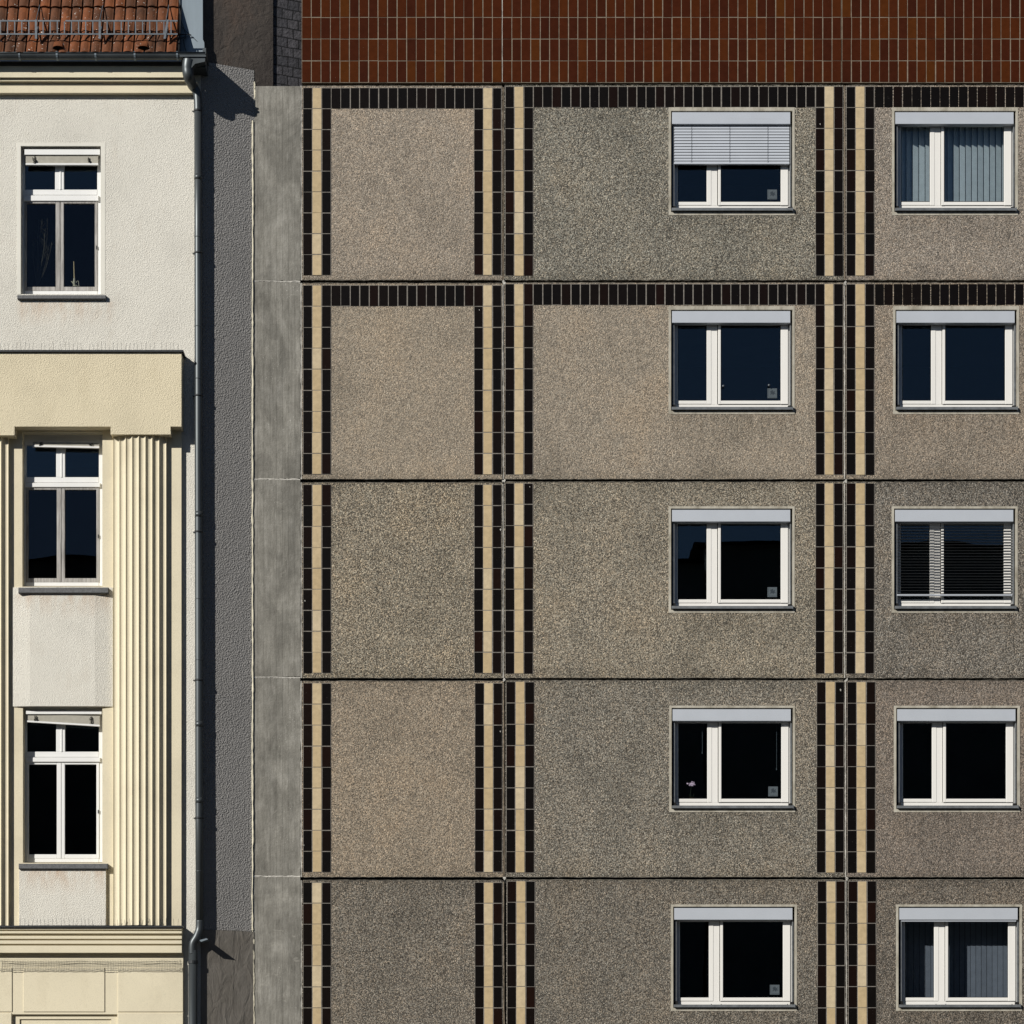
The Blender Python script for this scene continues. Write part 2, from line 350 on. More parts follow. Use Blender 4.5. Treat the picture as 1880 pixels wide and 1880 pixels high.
# ================================================================ panel building
PB = thing('panel_building', 'brown prefab block with pebble-dash panels, black and cream tile stripes and red tiled top', 'building', (X(1300), 0, 0))
ROWS = [(157, 514), (519.5, 879.5), (885.5, 1244.5), (1250, 1610), (1616, 1974)]
ROWDX = [0, 0, 0, 2, 3.5]
COLS = [(555, 922), (926, 1549), (1552.5, 2250)]
WINX = {1: [1234, 1234, 1234, 1235, 1238], 2: [1644, 1646, 1643.5, 1647.5, 1651.5]}
WINY = [206, 571, 936, 1302, 1667]
TINT = {  # panel tint (linear) and share of dark stones
 (0, 0): (0.389, 0.337, 0.279, 0.30), (1, 0): (0.379, 0.326, 0.260, 0.25), (2, 0): (0.400, 0.357, 0.287, 0.62), (3, 0): (0.375, 0.318, 0.251, 0.40), (4, 0): (0.288, 0.261, 0.225, 0.62),
 (0, 1): (0.343, 0.326, 0.282, 0.62), (1, 1): (0.379, 0.330, 0.269, 0.30), (2, 1): (0.379, 0.343, 0.282, 0.55), (3, 1): (0.325, 0.302, 0.262, 0.60), (4, 1): (0.273, 0.251, 0.219, 0.62),
 (0, 2): (0.369, 0.326, 0.282, 0.40), (1, 2): (0.343, 0.295, 0.243, 0.35), (2, 2): (0.298, 0.276, 0.246, 0.62), (3, 2): (0.284, 0.246, 0.214, 0.45), (4, 2): (0.243, 0.218, 0.190, 0.60)}
def tiles(mb, px0, px1, py0, py1, nx, ny, g=1.7, yf=-.007, lo=0, hi=1):
    w = (px1-px0)/nx; h = (py1-py0)/ny
    for i in range(nx):
        for k in range(ny):
            mb.tint = random.uniform(lo, hi)**1.4
            j = lambda a=.38: random.uniform(-a, a)
            dy = random.uniform(-.0012, .0012)
            mb.box(px0+i*w+g/2+j(), py0+k*h+g*.4+j(), px0+(i+1)*w-g/2+j(), py0+(k+1)*h-g*.4+j(), yf+dy, 0.001, .0022)
def sealant_line(name, pts, w, yf, mat, parent, amp=.5, step=6):
    mb = MB(); n = []
    (x0, y0), (x1, y1) = pts; ln = math.hypot(x1-x0, y1-y0); k = int(ln/step)
    dx, dy = (y1-y0)/ln, -(x1-x0)/ln; c = 0
    prev = None
    for i in range(k+1):
        t = i/k; c = .8*c+random.uniform(-amp, amp)*.6; ww = w*random.uniform(.65, 1.25); px, py = x0+(x1-x0)*t+dx*c, y0+(y1-y0)*t+dy*c
        y = yf+random.uniform(-.002, .002)
        cur = [(X(px-dx*ww/2), yf+.008, Z(py-dy*ww/2)), (X(px), y, Z(py)), (X(px+dx*ww/2), yf+.008, Z(py+dy*ww/2))]
        b0 = len(mb.v); mb.v += cur
        if prev is not None:
            for q in range(2): mb.face([prev+q, prev+q+1, b0+q+1, b0+q])
        prev = b0
    return mb.build(name, mat, parent, fix=False)
# backing behind the joints
mb = MB(); holes = []
for c in (1, 2):
    for r in range(5):
        wx, wy = WINX[c][r], WINY[r]; holes.append((X(wx-4), X(wx+226), Z(wy+190), Z(wy-8)))
mb.sheet(X(467), X(2250), Z(2440), Z(158), holes, .05, .14); mb.sheet(X(553.5), X(2250), Z(157.9), Z(-140), [], .05, .14); mb.build('joint_backing', 'gasket', PB)
for r, (y0, y1) in enumerate(ROWS):
    dxr = ROWDX[r]
    for c, (x0, x1) in enumerate(COLS):
        d = 0 if c == 0 else dxr
        X0, X1 = x0+d, x1+(dxr if c else 1.5*(r > 2))
        ya = y0-(0 if c else -1.0)
        mb = MB()
        hs = []
        if c:
            wx, wy = WINX[c][r], WINY[r]; hs = [(X(wx-2), X(wx+221), Z(wy+183), Z(wy-2.5))]
        mb.sheet(X(X0), X(X1), Z(y1), Z(ya), hs, 0, .045 if not hs else .13)
        pn = mb.build('wall_panel', 'aggregate', PB, color=TINT[(r, c)])
        # tile work
        band = r < 2
        blk = MB(); blk2 = MB(); n = 9
        yt = y0+1.5; yb = y1-7.5
        if c == 0: yt += 2.5
        yb -= (1 if c == 0 else 0)
        th = (yb-yt)/n
        xl = X0+1; rgt = X1-1
        gr = [(xl, xl+52)] + ([(rgt-51, rgt)] if c < 2 else [])
        for (a, e) in gr:
            w = (e-a)/3
            tb = blk if (band or a == gr[0][0]) else blk2
            tiles(tb, a, a+w, yt, yb, 1, n); tiles(tb, a+2*w, e, yt, yb, 1, n)
            cr = MB(); tiles(cr, a+w, a+2*w, yt, yb, 1, n, 1.3)
            cr.build('cream_tile_stripe', 'tile_cream', pn)
        if band:
            a = xl+52; e = (rgt-51) if c < 2 else X1-10
            tiles(blk, a, e, yt, yt+th, max(1, round((e-a)/17.25)), 1)
        blk.slot = blk2.slot = 1; blk.tint = blk2.tint = 0
        for (a, e) in gr: (blk if (band or a == gr[0][0]) else blk2).box(a, yt, e, yb, -.0035, .001)
        if band: blk.box(gr[0][1], yt, e if c == 2 else gr[1][0], yt+th, -.0035, .001)
        blk.build('black_tile_border', ['tile_black', 'grout_dark'], pn)
        if blk2.v: blk2.build('black_tile_border', ['tile_black', 'grout_dark'], pn)
# vertical joint sealants
for r, (y0, y1) in enumerate(ROWS):
    sealant_line('joint_seal', ((923.9+(r > 2)*1.2, y0+3), (924.4+(r > 2)*1.5, y1)), 2.2, -.004, 'sealant' if r in (1, 2) else 'grout', PB, .35)
    sealant_line('joint_seal', ((1550.6+ROWDX[r]*.8, y0), (1551+ROWDX[r], y1)), 2.2, -.004, 'sealant' if r != 0 else 'grout', PB, .4)
    sealant_line('joint_seal', ((553.2, y0), (553.4, y1)), 3, .002, 'sealant', PB, .3)
for (px, py) in ((924.5, 517.5), (1550.5, 520), (1551, 883), (1553, 1248), (1555, 1613), (925, 1248), (926, 1613), (924.5, 882)):
    mb = MB()
    for k in range(5):
        a, q = px+random.uniform(-2, 2.4), py+random.uniform(-2.5, 2.5); w = random.uniform(1, 2.2)
        mb.poly([(a-w, q), (a, q-w*1.3), (a+w, q-.3), (a+.3*w, q+w*1.5)], -.006-random.random()*.004, .04)
    mb.build('mortar_plug', 'sealant', PB)
for r, (y0, y1) in enumerate(ROWS):
    for c, (x0, x1) in enumerate(COLS):
        x1 = min(x1, 2040)
        sealant_line('panel_edge', ((x0+1, y1-.2), (x1-1, y1-.2)), 1.9, -.003, 'edge_concrete', PB, .55, 4.5)
        sealant_line('panel_edge', ((x0+1, y0+(.4 if c == 0 else -.6)), (x1-1, y0+(.4 if c == 0 else -.6))), 1.5, -.003, 'edge_concrete', PB, .45, 4.5)
random.seed(21)
for k in range(9):                                  # mortar splashes left on the tile stripes
    a = random.choice([560, 600, 880, 916, 932, 970, 1505, 1542, 1560, 1597])+random.uniform(-3, 3); q = random.uniform(170, 1860); w = random.uniform(.7, 1.5)
    mb = MB(); mb.poly([(a-w, q), (a-.2*w, q-w*1.5), (a+w, q-.3), (a+.4*w, q+w*1.9)], -.0105, 0); mb.build('mortar_splash', 'sealant', PB)
# plinth of the ground floor
mb = MB(); mb.wbox(X(467), X(2250), 0, .045, 0, Z(1980)); mb.build('plinth', 'concrete', PB)
# red tiled attic
for (x0, x1) in ((554, 921.5), (922.5, 1545), (1546, 2250)):
    mb = MB(); n = round((x1-x0)/17.35)
    for (a, e) in ((-140, -86), (-86, -47), (-47, -8), (-8, 31.7), (31.7, 71.3), (71.3, 111.5), (111.5, 151.3)):
        tiles(mb, x0, x1, a, e, n, 1, 1.45, -.022, 0, 1)
    mb.slot = 1; mb.tint = 0
    mb.box(x0, -140, x1, 151.8, -.0185, .045); mb.build('red_tile_panel', ['tile_red', 'grout'], PB)
sealant_line('joint_seal', ((922.2, -60), (922.6, 151)), 1.6, -.024, 'sealant', PB, .3)
# end strip of board marked concrete
CJ = [158, 516, 880, 1243.5, 1609, 1974, 2440]
for k in range(6):
    mb = MB(); mb.box(466.5, CJ[k]+(1.2 if k else 0), 551.6, CJ[k+1]-1.2, 0.004*(k % 2), .045, .004); mb.build('concrete_strip', 'concrete', PB)
for k in range(1, 5):
    sealant_line('joint_seal', ((467, CJ[k]), (551, CJ[k]+.5)), 4.2, -.001, 'sealant', PB, .9, 3)
mb = MB(); mb.wbox(X(552.6), X(2250), .14, 9, Z(-140), Z(-148)); mb.build('roof', 'render_dark', PB)
mb = MB(); mb.wbox(X(640), X(2250), 4.0, 9, 0, Z(-140)); mb.build('rear_wall', 'render_dark', PB)
mb = MB(); mb.wbox(X(2250), X(2262), -.001, 9, 0, Z(-140)); mb.build('end_wall', 'concrete', PB)

def vslats(mb, px0, px1, py0, py1, y, w=9.5, tilt=.45, gap=.96):
    n = int((px1-px0)/w)
    for k in range(n):
        a = px0+(k+.5)*(px1-px0)/n; hw = (px1-px0)/n*S*.5*gap; t = tilt+random.uniform(-.08, .08)
        x = X(a, y); z0, z1 = Z(py1, y), Z(py0, y)
        mb.add([(x-hw, y-hw*t, z0), (x+hw, y+hw*t, z0), (x+hw, y+hw*t, z1), (x-hw, y-hw*t, z1)], [(0, 1, 2, 3)])
def modern_window(r, c):
    wx, wy = WINX[c][r], WINY[r]; F = .100
    f = MB()                                   # outer frame and mullion
    f.box(wx+2, wy+4, wx+8.5, wy+178, F, F+.06, .003)
    f.box(wx+211, wy+4, wx+217, wy+178, F, F+.06, .003)
    f.box(wx+8.5, wy+171.5, wx+211, wy+178, F+.001, F+.06, .003)
    f.box(wx+8.5, wy+4, wx+211, wy+24, F+.001, F+.06)
    f.box(wx+71, wy+24, wx+83, wy+171.5, F+.0005, F+.06, .003)
    w = f.build('window', 'pvc_white', PB)
    def sash(a, e, y, lw, rw):
        s = MB(); t, bt = wy+20, wy+171
        s.box(a, t, a+lw, bt, y, y+.045, .004); s.box(e-rw, t, e, bt, y, y+.045, .004)
        s.box(a+lw, bt-6.5, e-rw, bt-.2, y+.001, y+.045, .004); s.box(a+lw, t, e-rw, t+5, y+.001, y+.045)
        s.build('sash', 'pvc_white', w)
        p = MB(); p.wbox(X(a+lw-1), X(e-rw+1), y+.022, y+.028, Z(bt-5), Z(t+3)); p.build('pane', 'glass', w)
        g = MB(); gx = [(a+lw, a+lw+.9), (e-rw-.9, e-rw)]
        for q in gx: g.box(q[0], t+5, q[1], bt-6.5, y+.014, y+.02)
        g.box(a+lw, bt-7.4, e-rw, bt-6.5, y+.014, y+.02); g.build('gasket', 'gasket', w)
        g = MB(); g.box(a, bt, e, bt+.9, y+.012, y+.02); g.build('gap_seal', 'gasket', w)
    sash(wx+8, wx+72, F-.004, 2.2, 8.5)
    sash(wx+84.5, wx+213, F-.014, 5, 13.5)
    g = MB(); g.box(wx+83.1, wy+24, wx+84.4, wy+171, F+.012, F+.02); g.build('gap_seal', 'gasket', w)
    b = MB(); b.box(wx, wy, wx+217, wy+21.5, -.002, .085, .002); b.build('blind_box', 'alu_grey', w)
    g = MB(); g.box(wx+.5, wy+21.5, wx+4, wy+176, .034, .082); g.build('guide_rail', 'sill_metal', w); g = MB(); g.box(wx+216, wy+21.5, wx+218.5, wy+176, .034, .082); g.build('guide_rail', 'sill_metal', w)
    s = MB(); s.v = []
    yb = .06; z1, z2 = Z(wy+177.5), Z(wy+184)
    xa, xb = X(wx-1), X(wx+221.5)
    s.wbox(xa, xb, -.044, yb, Z(wy+182.6), Z(wy+177.8)); s.wbox(xb-.012, xb, -.046, yb, Z(wy+183.2), Z(wy+176.5)); s.build('window_sill', 'sill_metal', w)
    t = MB(); a0, a1, q0, q1 = wx-6.5, wx+225, wy-(6.5 if r > 1 else 9), wy+189
    yo = -.004
    t.box(a0, q0, wx-2, q1, yo, .03); t.box(wx+221, q0, a1, q1, yo-.001, .03); t.box(wx-2, q0, wx+221, wy-2.5, yo-.0005, .03); t.box(wx-2, wy+183.5, wx+221, q1, yo-.0005, .03)
    t.build('window_surround', 'concrete_trim', w)
    # dark room behind
    m = MB(); x0, x1, z0, z1 = X(wx-3), X(wx+224), Z(wy+189), Z(wy-7)
    v = [(x0, .131, z0), (x1, .131, z0), (x1, .131, z1), (x0, .131, z1), (x0-1, 3.2, z0-1), (x1+.8, 3.2, z0-1), (x1+.8, 3.2, z1+.25), (x0-1, 3.2, z1+.25)]
    m.add(v, [(4, 5, 6, 7), (0, 4, 7, 3), (1, 2, 6, 5), (3, 7, 6, 2), (0, 1, 5, 4)]); m.build('room_interior', 'room_wall', w, fix=False)
    if c == 1 and r in (0, 1, 2, 3, 4):
        y = F-.014+.018; sx, sy = wx+183.5+.5*(r > 2), wy+(142 if r != 4 else 141)
        s = MB(); s.box(sx-8.5, sy, sx+9, sy+18, y, y+.002)
        s.slot = 1
        s.poly([(sx-1, sy+4), (sx+1.2, sy+3), (sx+2.2, sy+6.5), (sx+5.5, sy+4.5), (sx+4.2, sy+8), (sx+7, sy+10.5), (sx+3.2, sy+10.2), (sx+2, sy+13), (sx, sy+10), (sx-4, sy+12.2), (sx-2, sy+8.5), (sx-4, sy+6)], y-.001, y)
        for k in range(7):
            s.box(sx-7.6, sy+1.2+k*2.2, sx-6.6, sy+2.2+k*2.2, y-.001, y); s.box(sx-5+k*2, sy+15.6, sx-4+k*2, sy+16.6, y-.001, y)
        s.build('window_sticker', ['sticker_grey', 'sticker_dark'], w)
    if (r, c) == (1, 1):
        for px, py in ((1329, 705.5), (1413, 704)):
            s = MB(); s.tube([(X(px), .07, Z(py)), (X(px), .062, Z(py))], [.016, .005], 10); s.build('suction_cup', 'galvanised', w)
    def venetian(y0, y1, n, mat, tilt, yc, dep, cords):
        s = MB()
        for k in range(n):
            py = y0+(y1-y0)*(k+.5)/n; z = Z(py); hd = dep/2; dz = tilt*hd; sag = random.uniform(-.0012, .0012)
            xa, xb = X(wx+4), X(wx+215.5)
            rows = []
            for q in range(5):
                u = -1+q*.5; rows.append((yc+u*hd, z+sag+u*dz+.0035*(1-u*u)))
            vs = []
            for (yy, zz) in rows: vs += [(xa, yy, zz), (xb, yy, zz)]
            s.smooth = True
            s.add(vs, [(2*q, 2*q+1, 2*q+3, 2*q+2) for q in range(4)])
        s.smooth = False
        o = s.build('venetian_blind', mat, w, fix=False)
        l = MB(); l.box(wx+3.5, y1, wx+215.5, y1+2.8, yc-.018, yc+.018, .003); l.build('bottom_rail', 'alu_grey', w)
        cd = MB()
        for q in cords:
            cd = MB(); cd.tube([(X(q), yc-dep/2-.002, Z(y0)), (X(q), yc-dep/2-.002, Z(y1))], .0018, 5); cd.build('blind_cord', 'cord_black', w)
    if (r, c) == (0, 1): venetian(wy+23, wy+92.5, 13, 'alu_grey', 3.5, .036, .0125, (wx+36, wx+106, wx+176))
    if (r, c) == (2, 2): venetian(wy+24, wy+155, 25, 'blind_dark', .05, .040, .028, ())
    if (r, c) == (0, 2):
        s = MB(); vslats(s, wx+8, wx+66, wy+20, wy+176, .26, 11, .42); vslats(s, wx+84, wx+206, wy+20, wy+176, .26, 11, .42); s.build('vertical_blind', 'lamella', w, fix=False)
    if (r, c) == (4, 2):
        s = MB(); vslats(s, wx+5, wx+68, wy+16, wy+182, .40, 10, .1); vslats(s, wx+80, wx+210, wy+16, wy+182, .40, 10, .1); s.build('vertical_blind', 'lamella_dark', w, fix=False)
    if c == 2 and r in (4,):
        s = MB(); s.box(wx+3, wy+23, wx+214, wy+24.8, .01, .05); s.build('bottom_rail', 'alu_grey', w)
    if (r, c) == (3, 1):
        s = MB()
        for px, a in ((1291, 50), (1428, 80)): s.tube([(X(px), .16, Z(1326)), (X(px), .16, Z(1326+a))], .003, 5); s.tube([(X(px), .16, Z(1326+a)), (X(px), .16, Z(1330+a))], .007, 6)
        s.build('pull_cord', 'sticker_grey', w)
    # little frame screws and corner blocks
    s = MB()
    for px in (wx+69, wx+87, wx+209): s.tube([(X(px), F-.003, Z(wy+175.5)), (X(px), F+.01, Z(wy+175.5))], .005, 8)
    s.wbox(X(wx+1), X(wx+7), .03, .06, Z(wy+176.5), Z(wy+170.5)); s.wbox(X(wx+213), X(wx+219), .03, .06, Z(wy+176.5), Z(wy+172)); s.build('corner_fitting', 'gasket', w)
for c in (1, 2):
    for r in range(5): modern_window(r, c)

# ================================================================ old building
YF = -.28
OB = thing('old_townhouse', 'cream and white rendered old house with fluted pilasters, red tiled roof and zinc downpipe', 'building', (X(150, YF), YF, 0))
XC = X(368.5, YF)                                   # corner to the splayed side wall
def hole(px0, py0, px1, py1, y): return (X(px0, y), X(px1, y), Z(py1, y), Z(py0, y))
mb = MB()
mb.sheet(X(-300, YF), XC, Z(700, YF), Z(120, YF), [hole(38, 268, 185, 540, YF)], YF, YF+.25)
mb.build('upper_wall', 'stucco_white', OB)
mb = MB(); mb.wbox(X(325, YF), XC, YF, YF+.25, 0, Z(700, YF)); mb.build('corner_wall', 'stucco_white', OB)
YS = YF-.06                                       # pilaster backing layer
mb = MB()
mb.sheet(X(-300, YS), X(333, YS), Z(1705, YS), Z(700, YS), [hole(41, 793, 188, 1077, YS), hole(42, 1296, 188, 1584, YS), hole(-249, 793, -102, 1077, YS), hole(-248, 1296, -102, 1584, YS)], YS, YF+.2)
mb.build('middle_wall', 'plaster_cream', OB)
# entablature
YE = YF-.235
mb = MB()
mb.poly([(-300, 646), (333, 646), (333, 783), (313, 783), (313, 797.5), (203, 797.5), (203, 783), (26.5, 783), (26.5, 799), (-86, 799), (-86, 783), (-300, 783)], YE, YF+.1)
mb.build('entablature', 'stucco_cream', OB)
mb = MB(); mb.box(-300, 642.3, 336.5, 645.6, YE-.03, YF+.02); mb.build('ledge_flashing', 'dark_metal', OB)
# rim around the top window
mb = MB(); y = YF-.003
for q in ((31, 262, 193, 268), (31, 268, 38, 540), (185, 268, 193, 540)): mb.box(*q, y, y+.02)
mb.build('window_rim', 'plaster_white', OB, 'smooth pale band around the top window')
# fluted half columns
def column(cx):
    mb = MB(); mb.smooth = False; N = 8; K = 7; hw = 48.5; pts = []
    for i in range(N):
        for k in range(K):
            t = k/K; u = -1+2*(i+t)/N
            p = .125+.09*(1-u*u)-.028*math.sin(math.pi*t)**.7
            pts.append((cx+u*hw, YF-p))
    pts.append((cx+hw, YF-.125))
    xs = [(X(a, YF-.15), b) for a, b in pts]
    xs = [(xs[0][0], YS+.01)]+xs+[(xs[-1][0], YS+.01)]
    z0, z1 = Z(1699, YF-.15), Z(796, YF-.15)
    n = len(xs); segs = [z0, z1]
    b0 = len(mb.v)
    for z in segs: mb.v += [(a, b, z) for a, b in xs]
    for q in range(len(segs)-1):
        for i in range(n-1): mb.face([b0+q*n+i, b0+q*n+i+1, b0+(q+1)*n+i+1, b0+(q+1)*n+i])
    mb.face([b0+(len(segs)-1)*n+i for i in range(n)])
    mb.build('fluted_pilaster', 'plaster_cream', OB)
column(256); column(-34)
# spandrel between the windows: three facets
def spandrel(dx, last=False):
    ya, yb_ = YS-.012, YS-.045
    mb = MB(); zt, zb = Z(1079, YS), Z(1297.5, YS)
    xs = [X(22.5+dx, YS), X(56+dx, YS), X(175+dx, YS), X(207.5+dx, YS)]
    ys = [ya, yb_, yb_, ya]
    v = [(xs[i], ys[i], zb) for i in range(4)]+[(xs[i], ys[i], zt) for i in range(4)]+[(xs[0], YF+.1, zb), (xs[3], YF+.1, zb), (xs[0], YF+.1, zt), (xs[3], YF+.1, zt)]
    mb.add(v, [(0, 1, 5, 4), (1, 2, 6, 5), (2, 3, 7, 6), (8, 0, 4, 10), (3, 9, 11, 7), (8, 9, 3, 2, 1, 0), (4, 5, 6, 7, 11, 10)])
    mb.build('spandrel', 'stucco_white', OB)
    mb = MB(); mb.box(35+dx, 1592, 194.5+dx, 1699, YS-.045, YF, .002); mb.build('spandrel', 'stucco_white', OB, 'pale rough panel right under the lowest window')
spandrel(0); spandrel(-290)
# lower moulding and ground floor wall
mb = MB()
for (a, e, p) in ((1702.5, 1706.6, .185), (1706.6, 1709.4, .150), (1709.4, 1713.5, .175), (1713.5, 1719, .135), (1719, 1723.5, .158), (1723.5, 1726.6, .125), (1726.6, 1732.6, .148), (1732.6, 1736, .115), (1736, 1749, .138)):
    mb.box(-300, a, 333.5, e, YF-p, YF+.02)
mb.build('string_course', 'plaster_cream', OB)
mb = MB(); mb.box(-300, 1699.2, 335.5, 1702.4, YF-.215, YF+.02); mb.build('ledge_flashing', 'dark_metal', OB)
YG = YF-.065
mb = MB()
mb.sheet(X(-300, YG), X(336, YG), 0, Z(1749, YG), [hole(22, 1862, 215, 2250, YG)], YG+.012, YF+.12)
mb.build('ground_floor_wall', 'plaster_cream', OB)
mb = MB()
for q in ((-300, 1777, 22, 1857.5), (43, 1777, 192, 1857.5), (216.5, 1777, 336, 1857.5), (216.5, 1860, 336, 1940)): mb.box(*q, YG, YG+.014, .003)
mb.box(-300, 1860, 21, 1940, YG, YG+.014, .003)
mb.build('rustic_block', 'plaster_cream', OB)
mb = MB(); y = YG+.05; mb.sheet(X(20, y), X(218, y), Z(2260, y), Z(1860, y), [hole(36, 1871, 204, 2250, y)], y, y+.06); mb.build('inner_reveal', 'plaster_cream', OB)
mb = MB(); y = YG+.07; mb.box(30, 1866, 210, 2250, y, y+.02); mb.build('blind_opening', 'plaster_cream', OB)
# splayed side wall (runs back to and behind the concrete strip)
def splay(mb, t0, t1, z0, z1, off=0):             # t: 0 at the house corner, 1 at the panel building's edge
    xa = X(466.5); dx, dy = xa-XC, -YF
    ln = math.hypot(dx, dy); nx, ny = dy/ln, -dx/ln
    p = lambda t, o: (XC+dx*t+nx*o, YF+dy*t+ny*o)
    a, b_, c, d = p(t0, off), p(t1, off), p(t1, off-.2), p(t0, off-.2)
    mb.add([(*q, z) for z in (z0, z1) for q in (a, b_, c, d)], [(0, 1, 5, 4), (1, 2, 6, 5), (2, 3, 7, 6), (3, 0, 4, 7), (4, 5, 6, 7), (3, 2, 1, 0)])
zt = Z(112, YF); zl = Z(1706, YF)
mb = MB(); splay(mb, 0, 1.0, zl, zt); mb.build('side_wall', 'stucco_grey', OB, 'grey coarse render on the splayed side')
mb = MB(); splay(mb, 0, 1.0, 0, zl-.004, .008); mb.build('side_wall', 'render_brown', OB, 'smooth brownish render at the foot of the splayed side')
mb = MB(); splay(mb, 0, 1.36, zt+.004, Z(-250), -.004); splay(mb, 1.02, 1.36, Z(170), zt+.004, -.004); mb.build('upper_side_wall', 'render_dark', OB)
mb = MB(); splay(mb, 1.362, 2.5, Z(175), Z(-250), -.03); mb.build('brick_side_wall', 'dark_brick', OB)
# crumbling mortar along the joint to the panel building
random.seed(3)
sealant_line('mortar_bead', ((464.4, 222), (464.0, 1708)), 3.2, -.022, 'mortar_cream', OB, .5, 7)
sealant_line('mortar_bead', ((464.8, 1708), (466.5, 1890)), 4.0, -.014, 'mortar_cream', OB, .8, 5)
sealant_line('mortar_bead', ((466.8, 150), (465.2, 186)), 4.5, -.006, 'mortar_cream', OB, 1.6, 2.5)
# ---- top cornice, soffit, gutter, roof
mb = MB()
for (a, e, p) in ((112, 141.8, .165), (141.8, 145.2, .10), (145.2, 148.8, .130), (148.8, 152, .055), (152, 170.3, .078)):
    mb.wbox(X(-300, YF-p), XC-.16+(.13 if a > 150 else 0), YF-p, YF+.02, Z(e, YF-p), Z(a, YF-p))
mb.build('cornice', 'plaster_cream', OB)
mb = MB(); mb.wbox(X(-300, YF-.1), XC-.02, YF-.17, YF+.1, Z(121, YF-.17), Z(114, YF-.17)); mb.build('eaves_board', 'eaves_paint', OB)
yc = -.565; rg = .072; zg = Z(101, yc)
mb = MB(); mb.smooth = True; n = 14; xa, xb = X(-300, yc), X(378, yc)
for (rr, fl) in ((rg, 0), (rg-.004, 1)):
    b0 = len(mb.v)
    for k in range(n+1):
        a = math.pi+math.pi*k/n
        mb.v += [(xa, yc+rr*math.cos(a), zg+rr*math.sin(a)), (xb, yc+rr*math.cos(a), zg+rr*math.sin(a))]
    for k in range(n): mb.face([b0+2*k, b0+2*k+1, b0+2*k+3, b0+2*k+2])
mb.smooth = False
for xx in (xa, xb-.001): mb.add([(xx, yc+rg*math.cos(math.pi+math.pi*k/n), zg+rg*math.sin(math.pi+math.pi*k/n)) for k in range(n+1)], [tuple(range(n+1))])
mb.smooth = True; mb.tube([(xa, yc-rg, zg), (xb, yc-rg, zg)], .011, 8)
gut = mb.build('gutter', 'zinc', OB, fix=False)
for px in (-107, -36, 35, 104, 175, 247, 325):
    mb = MB(); x = X(px, yc-rg)
    pts = [(yc+(rg+.006)*math.cos(math.pi+math.pi*k/8), zg+(rg+.006)*math.sin(math.pi+math.pi*k/8)) for k in range(8)]
    pts = [(yc-rg-.014, zg+.014)]+pts
    for (p, q) in zip(pts, pts[1:]): mb.add([(x-.013, *p), (x+.013, *p), (x+.013, *q), (x-.013, *q)], [(0, 1, 2, 3)])
    mb.build('gutter_bracket', 'zinc_sheet', gut, fix=False)
# outlet and downpipe
YP = YF-.056
px_ = lambda x, y, d: (X(x, d), d, Z(y, d))
mb = MB(); mb.smooth = True
def spline(pts, n=6):
    P = [Vector(p) for p in pts]; out = []
    for i in range(len(P)-1):
        p0, p1, p2, p3 = P[max(i-1, 0)], P[i], P[i+1], P[min(i+2, len(P)-1)]
        for k in range(n):
            t = k/n; out.append(.5*((2*p1)+(p2-p0)*t+(2*p0-5*p1+4*p2-p3)*t*t+(3*p1-p0-3*p2+p3)*t**3))
    out.append(P[-1]); return out
path = spline([px_(347, 112, yc), px_(345, 127, yc), px_(347, 143, yc+.02), px_(354, 158, YP-.03), px_(361, 170, YP), px_(363, 184, YP), px_(363.5, 204, YP)], 7)
mb.tube(path, [max(.056, .09-.0011*i) for i in range(len(path))], 16)
mb.tube([px_(363.5, 200, YP), px_(363.8, 430, YP), px_(364.5, 900, YP), px_(365.5, 1500, YP), px_(366.5, 1696, YP)], .053, 20)
mb.tube(spline([px_(366.5, 1690, YP), px_(366, 1706, YP), px_(361, 1720, YP-.02), px_(354, 1733, YP-.025), px_(353.5, 1752, YP-.02)], 6), .055, 16)
mb.tube([px_(354, 1745, YP-.015), (X(354, YP-.015), YP-.015, 0)], .060, 20)
dp = mb.build('downpipe', 'zinc', OB)
mb = MB(); mb.box(330, 101, 378, 104, yc-rg-.008, yc+rg); mb.box(372, 88, 378, 101, yc-.03, YF+.02); mb.poly([(336, 104), (377, 104), (376, 113), (358, 117), (352, 124), (340, 120)], yc-rg+.01, yc+rg-.01); mb.box(334, 106, 377.5, 124, yc+rg-.02, YF+.05); mb.build('hopper_and_shadow_blocks', 'zinc', gut)  # outlet hopper, plus end blocks added to fill out its cast shadow
for py in (204, 465, 727, 977, 1249, 1502):
    c_ = 363.5+(py-204)/1300*2.3
    mb = MB(); mb.smooth = True; mb.tube([px_(c_, py-1.6, YP), px_(c_, py+1.6, YP)], .060, 16); mb.smooth = False
    mb.tube([px_(c_-7, py, YP), px_(c_-11, py, YF+.02)], .008, 6); mb.build('pipe_clamp', 'dark_metal', dp)
mb = MB(); mb.tube([px_(354, 1764, YP-.015), px_(354, 1769, YP-.015)], .068, 16); mb.build('pipe_clamp', 'dark_metal', dp)
for py in (196, 436, 696, 945, 1212, 1470, 1330, 326, 600, 1100, 1600):
    c_ = 363.5+(py-204)/1300*2.3
    mb = MB(); mb.smooth = True; mb.tube([px_(c_, py-(5 if py % 4 else .8), YP), px_(c_, py+(5 if py % 4 else .8), YP)], .0555, 20); mb.build('pipe_sleeve', 'zinc', dp)
mb = MB(); mb.poly([(366, 1726), (379, 1722.5), (382, 1724.5), (369, 1729)], YF-.16, YF+.03); mb.build('ledge_end_flashing', 'zinc_sheet', OB)
